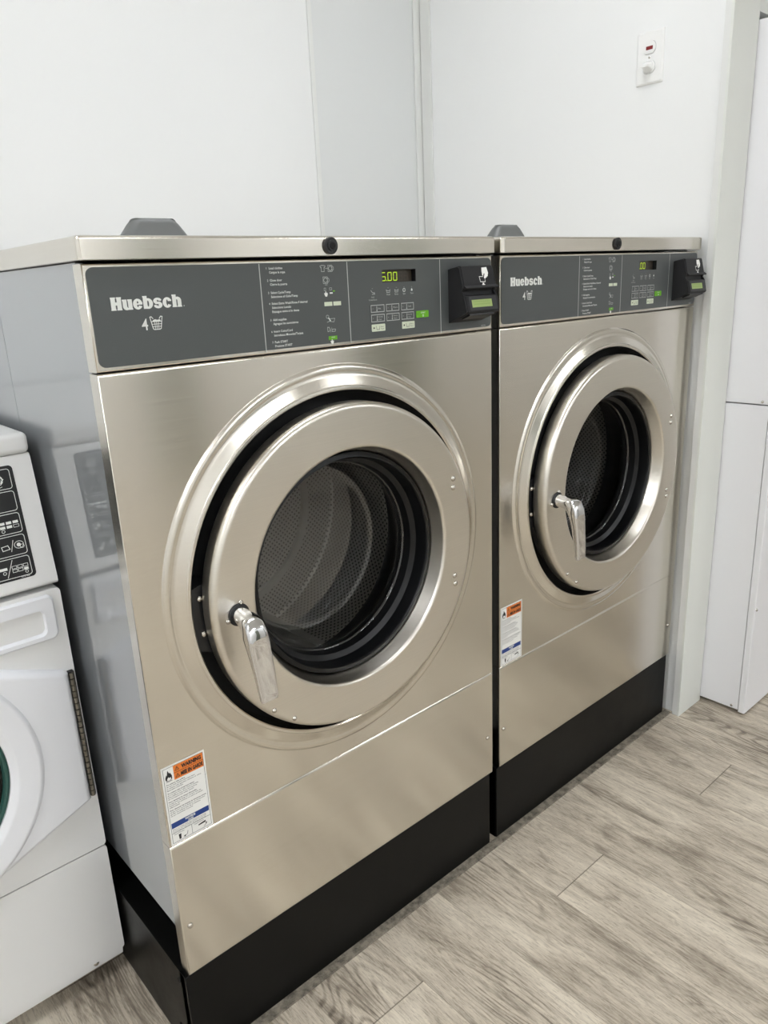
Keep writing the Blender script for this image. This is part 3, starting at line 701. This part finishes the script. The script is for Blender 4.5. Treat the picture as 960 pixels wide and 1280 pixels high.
# dark collar and chrome lever handle
hx, hz = .1325, .7655
b = lathe(B(), [(0, YD-.0035), (.0150, YD-.0035), (.0165, YD-.002), (.0165, YD+.002)], hx, hz, 32)
col_bm = b
b = B(); rings = []
ux, uy, uz = Vector((1, 0, 0)), Vector((0, 1, 0)), Vector((0, 0, 1))
path = [  # centre (x, y, z), angle of the section plane, half width, half thickness, squareness
    ((hx, YD-.002, hz), 0, .0130, .0130, 2.0), ((hx-.0010, YD-.012, hz), 0, .0126, .0126, 2.0), ((hx-.0025, YD-.024, hz), 4, .0132, .0128, 2.3),
    ((hx-.0045, YD-.036, hz-.0005), 16, .0146, .0140, 2.8), ((hx-.0058, YD-.0455, hz-.0045), 40, .0156, .0150, 3.4), ((hx-.0062, YD-.0505, hz-.0140), 66, .0162, .0120, 4.2),
    ((hx-.0055, YD-.0535, hz-.0270), 82, .0163, .0090, 5.0), ((hx-.0035, YD-.0555, hz-.0480), 87, .0157, .0070, 5.5), ((hx-.0010, YD-.0570, hz-.0760), 88, .0149, .0058, 5.5),
    ((hx+.0010, YD-.0577, hz-.1010), 89, .0141, .0050, 5.5), ((hx+.0016, YD-.0578, hz-.1100), 90, .0137, .0046, 5.0), ((hx+.0018, YD-.0578, hz-.1125), 90, .0128, .0036, 4.0)]
for c, a, wx, th_, ex in path:
    a = radians(a); v = uz*cos(a)-uy*sin(a)   # section turns from facing the room to facing down
    rings.append(sring(c, ux, v, wx, th_, ex, 28))
loft(b, rings)
hd_ = obj('handle', [(b, 'chrome'), (col_bm, 'blk')], door, ang=50); hd_['label'] = 'chrome lever handle'

# ---------------- drum behind the glass
b = lathe(B(), [(.270, .122), (.270, .375), (.262, .383)], CX, CZ, 128)
drum = obj('drum', (b, 'drum'), washer)
b = lathe(B(), [(.264, .380), (.205, .382)], CX, CZ, 96); lathe(b, [(.185, .382), (.085, .382)], CX, CZ, 96)
k = lathe(B(), [(.2055, .383), (.203, .377), (.188, .377), (.1845, .383)], CX, CZ, 96); lathe(k, [(.0855, .383), (.08, .372), (.05, .368), (0, .366)], CX, CZ, 64)
obj('back_plate', [(b, 'perf'), (k, 'drumback')], drum)
b = lathe(B(), [(.200, .118), (.258, .112), (.270, .122)], CX, CZ, 128)
obj('mouth_ring', (b, 'blk'), drum)
for a in (45, 165, 285):
    a = radians(a); ca, sa = cos(a), sin(a); b = B()
    sec = [(-.022, .268), (-.008, .238), (.008, .238), (.022, .268)]
    loft(b, [[Vector((CX+r_*ca-t_*sa, yy, CZ+r_*sa+t_*ca)) for t_, r_ in sec] for yy in (.135, .378)])
    obj('lifter', (b, 'drumback'), drum)
b = lathe(B(), [(.245, .062), (.300, .075), (.300, .40), (0, .40)], CX, CZ, 64)
obj('outer_tub', (b, 'void'), washer)

# second machine
w2 = copy_tree(washer); w2.location.x += W+GAP
w2['label'] = 'front-load stainless washer standing against the right-hand partition wall beside the electrical outlet'

# ------------------------------------------------------------------ plinths
def make_plinth(x0, label):
    x1 = x0+.7195; y0, y1, zt_ = .0035, .80, .1800
    o = thing('washer_plinth', ((x0+x1)/2, .40, 0), label, 'plinth', 'black steel plinths')
    b = flange(B(), x0, x1, .002, zt_, y0, .0015, .02); rect(b, x0+.0015, x1-.0015, .0035, zt_-.0015, y0)
    obj('front_plate', (b, 'plinth'), o)
    for xa, xb in ((x0, x0+.004), (x1-.004, x1)):
        obj('side_plate', (box(B(), xa, xb, y0+.004, y1, 0, zt_, .001), 'plinth'), o)
    b = B()
    box(b, x0+.002, x0+.060, y0+.02, y1, zt_-.005, zt_, .001); box(b, x1-.060, x1-.002, y0+.02, y1, zt_-.005, zt_, .001)
    box(b, x0+.060, x1-.060, y0+.02, y0+.07, zt_-.005, zt_, .001); box(b, x0+.060, x1-.060, y1-.05, y1, zt_-.005, zt_, .001)
    obj('top_frame', (b, 'plinth'), o)
    for yy, zz in ((.028, .1585), (.05, .045)):
        sb = B(); t_ = B(); bmesh.ops.create_cone(t_, cap_ends=True, segments=12, radius1=.0045, radius2=.0045, depth=.003)
        join(sb, t_, Matrix.Translation((x0, yy, zz)) @ Matrix.Rotation(pi/2, 4, 'Y'))
        obj('bolt', (sb, 'void'), o)
make_plinth(-.0055, 'low black steel plinth under the stainless washer next to the white washer')
make_plinth(-.0045+W+GAP, 'low black steel plinth under the stainless washer by the partition wall')

# ------------------------------------------------------------------ white front-load washer at the left
FX1, FW, FY = -.0135, .597, .250
FX0 = FX1-FW; FC = (FX0+FX1)/2
fw = thing('front_load_washer', (FC, FY+.33, 0), 'white enamel front-load washer at the left, partly out of view', 'washing machine')
b = box(B(), FX0+.002, FX1-.002, FY+.034, .915, .040, .990, .004)
obj('cabinet', (b, 'enamel'), fw)
b = box(B(), FX0-.001, FX1+.001, FY+.024, .917, .982, 1.013, .008, 4)
obj('top', (b, 'enamel'), fw)
# sloping control panel
sec = [(.30, .779), (FY+.004, .779), (FY, .783), (FY, .790), (FY+.027, .976), (FY+.030, .981), (.30, .981)]
b = B(); sweep_x(b, sec, FX0, FX1)
bmesh.ops.recalc_face_normals(b, faces=b.faces[:])
cp = obj('control_panel', (b, 'enamel'), fw, ang=40)
mt, lt = slope(FY, .790, FY+.027, .976)
dk = B(); DR = FX1-.0285; poly(dk, rrect(FX0+.06, DR, .0100, .1800, .006), -.0006)
ln = B(); yl = -.0009; hh = .0292; gap = .0038
for i in range(5):
    z1_ = .1752-i*(hh+gap); z0_ = z1_-hh
    stroke(ln, rrect(FX0+.066, DR-.0055, z0_, z1_, .004, 4), .0009, yl, True)
    zc = (z0_+z1_)/2; rx = DR-.0055
    if i == 0:
        stroke(ln, [(rx-.026, zc-.006), (rx-.026, zc+.007), (rx-.015, zc+.007), (rx-.012, zc+.003), (rx-.012, zc-.004), (rx-.015, zc-.007)], .0009, yl, True)
        stroke(ln, circ(rx-.0195, zc, .0046, 14), .0012, yl, True); stroke(ln, [(rx-.0145, zc-.0048), (rx-.0110, zc), (rx-.0145, zc+.0048)], .0016, yl)
        stroke(ln, [(rx-.024, zc-.0105), (rx-.019, zc-.0118), (rx-.014, zc-.0105)], .0007, yl)
    if i == 1:
        stroke(ln, [(rx-.030, zc+.004), (rx-.027, zc+.008), (rx-.024, zc+.006), (rx-.024, zc+.003), (rx-.032, zc-.004)], .0010, yl)
        poly(ln, [(rx-.034, zc-.008), (rx-.024, zc-.0085), (rx-.028, zc-.0060)], yl)
    if i == 2:
        for c_ in range(3):
            xx = rx-.0300+c_*.0095
            rect(ln, xx, xx+.0075, zc-.0002, zc+.0038, yl)
            (rect(ln, xx, xx+.0075, zc-.0062, zc-.0022, yl) if c_ < 2 else stroke(ln, [(xx, zc-.0062), (xx+.0075, zc-.0062), (xx+.0075, zc-.0024), (xx, zc-.0024)], .0006, yl, True))
        stroke(ln, circ(rx-.0262, zc-.0095, .0022, 10), .0007, yl, True); stroke(ln, [(rx-.0345, zc-.002), (rx-.0300, zc+.0085)], .0008, yl)
    if i == 3:
        stroke(ln, [(rx-.0340, zc+.001), (rx-.0250, zc+.002), (rx-.0230, zc-.004), (rx-.0330, zc-.005)], .0010, yl, True)
        stroke(ln, [(rx-.0215, zc-.008), (rx-.0165, zc+.008)], .0009, yl)
        stroke(ln, [(rx-.0095+.0065*cos(a_*pi/7), zc+.0055*sin(a_*pi/7)) for a_ in range(14)], .0008, yl, True); disc(ln, rx-.0098, zc, .0030, yl, 10); stroke(ln, circ(rx-.0055, zc-.003, .0028, 9), .0007, yl, True)
    if i == 4:
        rect(ln, rx-.0440, rx-.0330, zc-.001, zc+.003, yl); stroke(ln, circ(rx-.0375, zc-.005, .0022, 10), .0007, yl, True); stroke(ln, [(rx-.0345, zc-.0125), (rx-.0240, zc+.0120)], .0009, yl)
        for c_ in range(3):
            xx = rx-.0262+c_*.0080
            for zz in (zc-.0065, zc-.0010):
                if c_ == 2 and zz < zc-.005: rect(ln, xx, xx+.0064, zz, zz+.0040, yl)
                else: stroke(ln, [(xx, zz), (xx+.0064, zz), (xx+.0064, zz+.0040), (xx, zz+.0040)], .0007, yl, True)
        stroke(ln, circ(rx-.0070, zc-.0092, .0020, 10), .0007, yl, True)
text(ln, '802788', DR-.022, .0118, .0018, yl, w=.012)
dc = obj('instruction_decal', [(dk, 'decal'), (ln, 'print')], cp, tilt=mt); dc['label'] = 'black decal with white outlined pictograms'
# upper front panel
b = prism(B(), rrect(FX0, FX1, .2895, .7715, .006, 3), FY, FY+.03, .004, 3)
fp = obj('front_panel', (b, 'enamel'), fw)
# soap drawer with a scooped grip
b = B(); yy = FY-.006
outer = rrect(FX0+.10, FX1-.0130, .692, .7655, .012, 5)
grip = rrect(FX0+.15, FX1-.0300, .7010, .7440, .010, 5)
inn = rrect(FX0+.103, FX1-.0160, .695, .7625, .010, 5)
holed(b, inn, [grip], yy)
def skirt(bm, A, ya, C_, yc):
    n = len(A); a = [bm.verts.new((x, ya, z)) for x, z in A]; c = [bm.verts.new((x, yc, z)) for x, z in C_]
    for i in range(n): bm.faces.new((a[i], a[(i+1) % n], c[(i+1) % n], c[i]))
skirt(b, inn, yy, outer, FY-.003); skirt(b, outer, FY-.003, outer, FY+.002)
g2 = rrect(FX0+.156, FX1-.0360, .7120, .7425, .008, 5)
skirt(b, grip, yy, g2, FY+.012); poly(b, g2, FY+.012)
bmesh.ops.remove_doubles(b, verts=b.verts[:], dist=1e-6)
obj('soap_drawer', (b, 'enamel_door'), fw)
# door: faceted slab, round bulge, porthole
dz, DC = .512, -.302
ER, EL = FX1-.0125, 2*DC-FX1+.0125
dp = [(ER, .3935), (ER, .6290), (ER-.006, .6350), (ER-.130, .6840), (EL+.130, .6840), (EL+.006, .6350), (EL, .6290), (EL, .3935), (EL+.170, .3240), (ER-.170, .3240)]
def inset(k_): return [(DC+(x-DC)*(1-k_/.276), dz-.008+(z-dz+.008)*(1-k_/.18)) for x, z in dp]
def ring_(r, k_):   # a circle kept inside the outline of the slab
    return [(x, min(max(z, .3240+k_), .6840-k_)) for x, z in circ(DC, dz, r, 128)]
b = B()
skirt(b, dp, FY+.002, dp, FY-.006); skirt(b, dp, FY-.006, inset(.004), FY-.0125); skirt(b, inset(.004), FY-.0125, inset(.009), FY-.0150)
holed(b, inset(.009), [ring_(.2140, .0105)], FY-.0150)
R_ = [(.2140, .0105, -.0150), (.2110, .0130, -.0185), (.2080, .0150, -.0200), (.2050, .0170, -.0205), (.1780, .0200, -.0185), (.1740, .02, -.0170), (.1680, .02, -.0130), (.1650, .02, -.0115), (.1640, .02, -.0080), (.1640, .02, -.0010)]
for (r0, k0, y0_), (r1, k1, y1_) in zip(R_, R_[1:]): skirt(b, ring_(r0, k0), FY+y0_, ring_(r1, k1), FY+y1_)
bmesh.ops.remove_doubles(b, verts=b.verts[:], dist=1e-6)
fd = obj('door', (b, 'enamel_door'), fw)
b = lathe(B(), [(.1645, FY-.0070), (.1635, FY-.0100), (.1605, FY-.0110), (.1590, FY-.0098), (.1582, FY-.0090), (.1568, FY-.0092), (.1558, FY-.0075), (.1552, FY-.0010)], DC, dz, 96)
q = obj('porthole_rim', (b, 'teal'), fd); q['label'] = 'teal green porthole rim'
b = lathe(B(), [(.1560, FY-.003), (.14, FY-.0035), (.10, FY-.004), (0, FY-.004)], DC, dz, 96)
M['dglass'] = mat('dark_porthole_glass', (8, 9, 9), .12, 0, .25)
obj('porthole_glass', (b, 'dglass'), fd)
# piano hinge
b = B(); n = 21; z0_, z1_ = .3985, .6300; px_ = FX1-.0085
for i in range(n):
    za = z0_+(z1_-z0_)*i/n; zb_ = z0_+(z1_-z0_)*(i+1)/n-.0016
    t_ = B(); bmesh.ops.create_cone(t_, cap_ends=True, segments=14, radius1=.0038, radius2=.0038, depth=zb_-za)
    join(b, t_, Matrix.Translation((px_, FY-.008, (za+zb_)/2)))
k = B(); box(k, px_-.0040, px_+.0048, FY-.008, FY+.001, z0_, z1_)
obj('hinge', [(b, 'hinge'), (k, 'blk')], fd)
# lower access panel
b = prism(B(), rrect(FX0, FX1, .062, .2865, .006, 3), FY+.001, FY+.03, .004, 3)
prism(b, [(FX0+.003, .045), (FX1-.003, .045), (FX1-.001, .064), (FX0+.001, .064)], FY+.008, FY+.03, .003)
lp = obj('access_panel', (b, 'enamel'), fw)
obj('screw', (dome(B(), FX1-.052, FY+.006, .0580, .0055, .004), 'screw'), lp)
for xx in (FX0+.06, FX1-.06):
    for y_ in (FY+.08, .84):
        t_ = B(); bmesh.ops.create_cone(t_, cap_ends=True, segments=16, radius1=.02, radius2=.016, depth=.044); bb = B(); join(bb, t_, Matrix.Translation((xx, y_, .022)))
        obj('foot', (bb, 'rubber'), fw)

# ------------------------------------------------------------------ stacked dryer beyond the partition
DX, DY = 1.5850, -.1665
dr = thing('stacked_dryer', (DX+.345, .2, 0), 'tall white stacked dryer in the wall opening right of the partition', 'dryer')
xa, xb = DX+.0075, DX+.69
for nm, z0_, z1_ in (('lower_side_panel', .012, .8650), ('upper_side_panel', .8680, 1.7265)):
    obj('side_panel', (box(B(), xa, xb, DY+.0195, .62, z0_, z1_, .0015), 'dryer'), dr)
for z0_, z1_ in ((.006, .8640), (.8680, 1.7265)):
    fpn = obj('front_panel', (box(B(), DX+.006, xb+.0015, DY, DY+.0185, z0_, z1_, .003, 3), 'dryer'), dr)
    if z0_ < .5:
        obj('screw', (dome(B(), DX+.0135, DY, .3210, .004, .0035), 'screw'), fpn)
def side_screw(y_, z_, par):
    t_ = dome(B(), 0, 0, 0, .0036, .003); bb = B(); join(bb, t_, Matrix.Translation((xa, y_, z_)) @ Matrix.Rotation(-pi/2, 4, 'Z'))
    obj('screw', (bb, 'screw'), par)
side_screw(-.1290, .0200, dr); side_screw(-.1300, .8745, dr)
for xx in (DX+.09, DX+.60):
    for y_ in (-.06, .5):
        bb = B(); t_ = B(); bmesh.ops.create_cone(t_, cap_ends=True, segments=16, radius1=.02, radius2=.016, depth=.0125); join(bb, t_, Matrix.Translation((xx, y_, .00625)))
        obj('foot', (bb, 'rubber'), dr)

# ------------------------------------------------------------------ outlet and plug on the partition, built facing -Y and turned to face -X
rot = Matrix.Translation((XW+.012, .1595, 1.6780)) @ Matrix.Rotation(-pi/2, 4, 'Z')
ow = thing('wall_outlet', (XW+.012, .1595, 1.6780), 'white duplex outlet plate with red indicator on the partition wall', 'electrical outlet')
b = B(); rr = [rrect(-.0345, .0345, -.0565, .0565, .002, 3), rrect(-.0335, .0335, -.0555, .0555, .003, 3), rrect(-.0305, .0305, -.0520, .0520, .004, 3)]
recs = [circ(0, .0205, .0165, 28), circ(0, -.0205, .0165, 28)]
def capsule(cz, w_=.0165, h=.0135):
    o = []
    for x, z in circ(0, 0, w_, 32): o.append((x, cz+max(-h, min(h, z))))
    q = []
    for p_ in o:
        if not q or (abs(p_[0]-q[-1][0])+abs(p_[1]-q[-1][1])) > 1e-6: q.append(p_)
    return q
caps = [capsule(.0205), capsule(-.0205)]
skirt(b, rr[0], 0, rr[1], -.0035); skirt(b, rr[1], -.0035, rr[2], -.0055); holed(b, rr[2], caps, -.0055)
for c_ in caps: skirt(b, c_, -.0055, c_, -.001)
obj('cover_plate', (b, 'plate'), ow, tilt=rot)
for i, c_ in enumerate(caps):
    zc = (.0205, -.0205)[i]; bb = prism(B(), [(x*.955, zc+(z-zc)*.95) for x, z in c_], -.0072, -.001, .0012)
    l_ = [(bb, 'plate')]
    if i == 0:
        r_ = B(); prism(r_, [(-.0085, zc-.0045), (.0085, zc-.0045), (.0085, zc+.0030), (-.0085, zc+.0030)], -.0076, -.006); l_.append((r_, 'red'))
    else:
        r_ = B()
        rect(r_, -.0075, -.0055, zc-.002, zc+.006, -.0074); rect(r_, .0055, .0075, zc-.002, zc+.005, -.0074); l_.append((r_, 'void'))
    obj('receptacle', l_, ow, tilt=rot)
obj('screw', (dome(B(), 0, -.0055, 0, .0028, .001, 12), 'screw'), ow, tilt=rot)
pl = thing('plug', (XW+.012, .1595, 1.6575), 'small white plug pushed into the lower socket of the outlet', 'plug')
b = B(); rings = []
for y_, cz_, a_, h_ in ((-.0072, -.0200, .0105, .0100), (-.0100, -.0200, .0115, .0110), (-.0150, -.0185, .0110, .0085), (-.0220, -.0190, .0100, .0052), (-.0290, -.0205, .0098, .0040), (-.0310, -.0210, .0085, .0028)):
    rings.append(sring((0, y_, cz_), ux, uz, a_, h_, 3.2, 24))
loft(b, rings); obj('plug_body', (b, 'plate'), pl, tilt=rot)
b = B()
for xx in (-.0065, .0065): box(b, xx-.0008, xx+.0008, -.0080, -.0015, -.0220, -.0155)
obj('prong', (b, 'screw'), pl, tilt=rot)

# ------------------------------------------------------------------ camera
cam = bpy.data.cameras.new('camera'); co = bpy.data.objects.new('camera', cam); COL.objects.link(co); S.camera = co
r_ = Vector((0.7453363, -0.66522453, -0.04416021)); u_ = Vector((0.2261487, 0.18996078, 0.95539085)); f_ = Vector((0.62716072, 0.72207425, -0.29202432))
co.matrix_world = Matrix(((r_.x, u_.x, -f_.x, -0.34968296), (r_.y, u_.y, -f_.y, -0.91462482), (r_.z, u_.z, -f_.z, 1.20428733), (0, 0, 0, 1)))
cam.sensor_fit = 'HORIZONTAL'; cam.sensor_width = 36; cam.lens = 36*946.6371/960; cam.clip_start = .02

wd = bpy.data.worlds.new('world'); S.world = wd; wd.use_nodes = True
wd.node_tree.nodes['Background'].inputs[0].default_value = (.9, .95, 1, 1); wd.node_tree.nodes['Background'].inputs[1].default_value = .3
vs = S.view_settings
vs.view_transform = 'Standard'; vs.look = 'None'; vs.gamma = 1; vs.use_curve_mapping = False; vs.exposure = -0.15
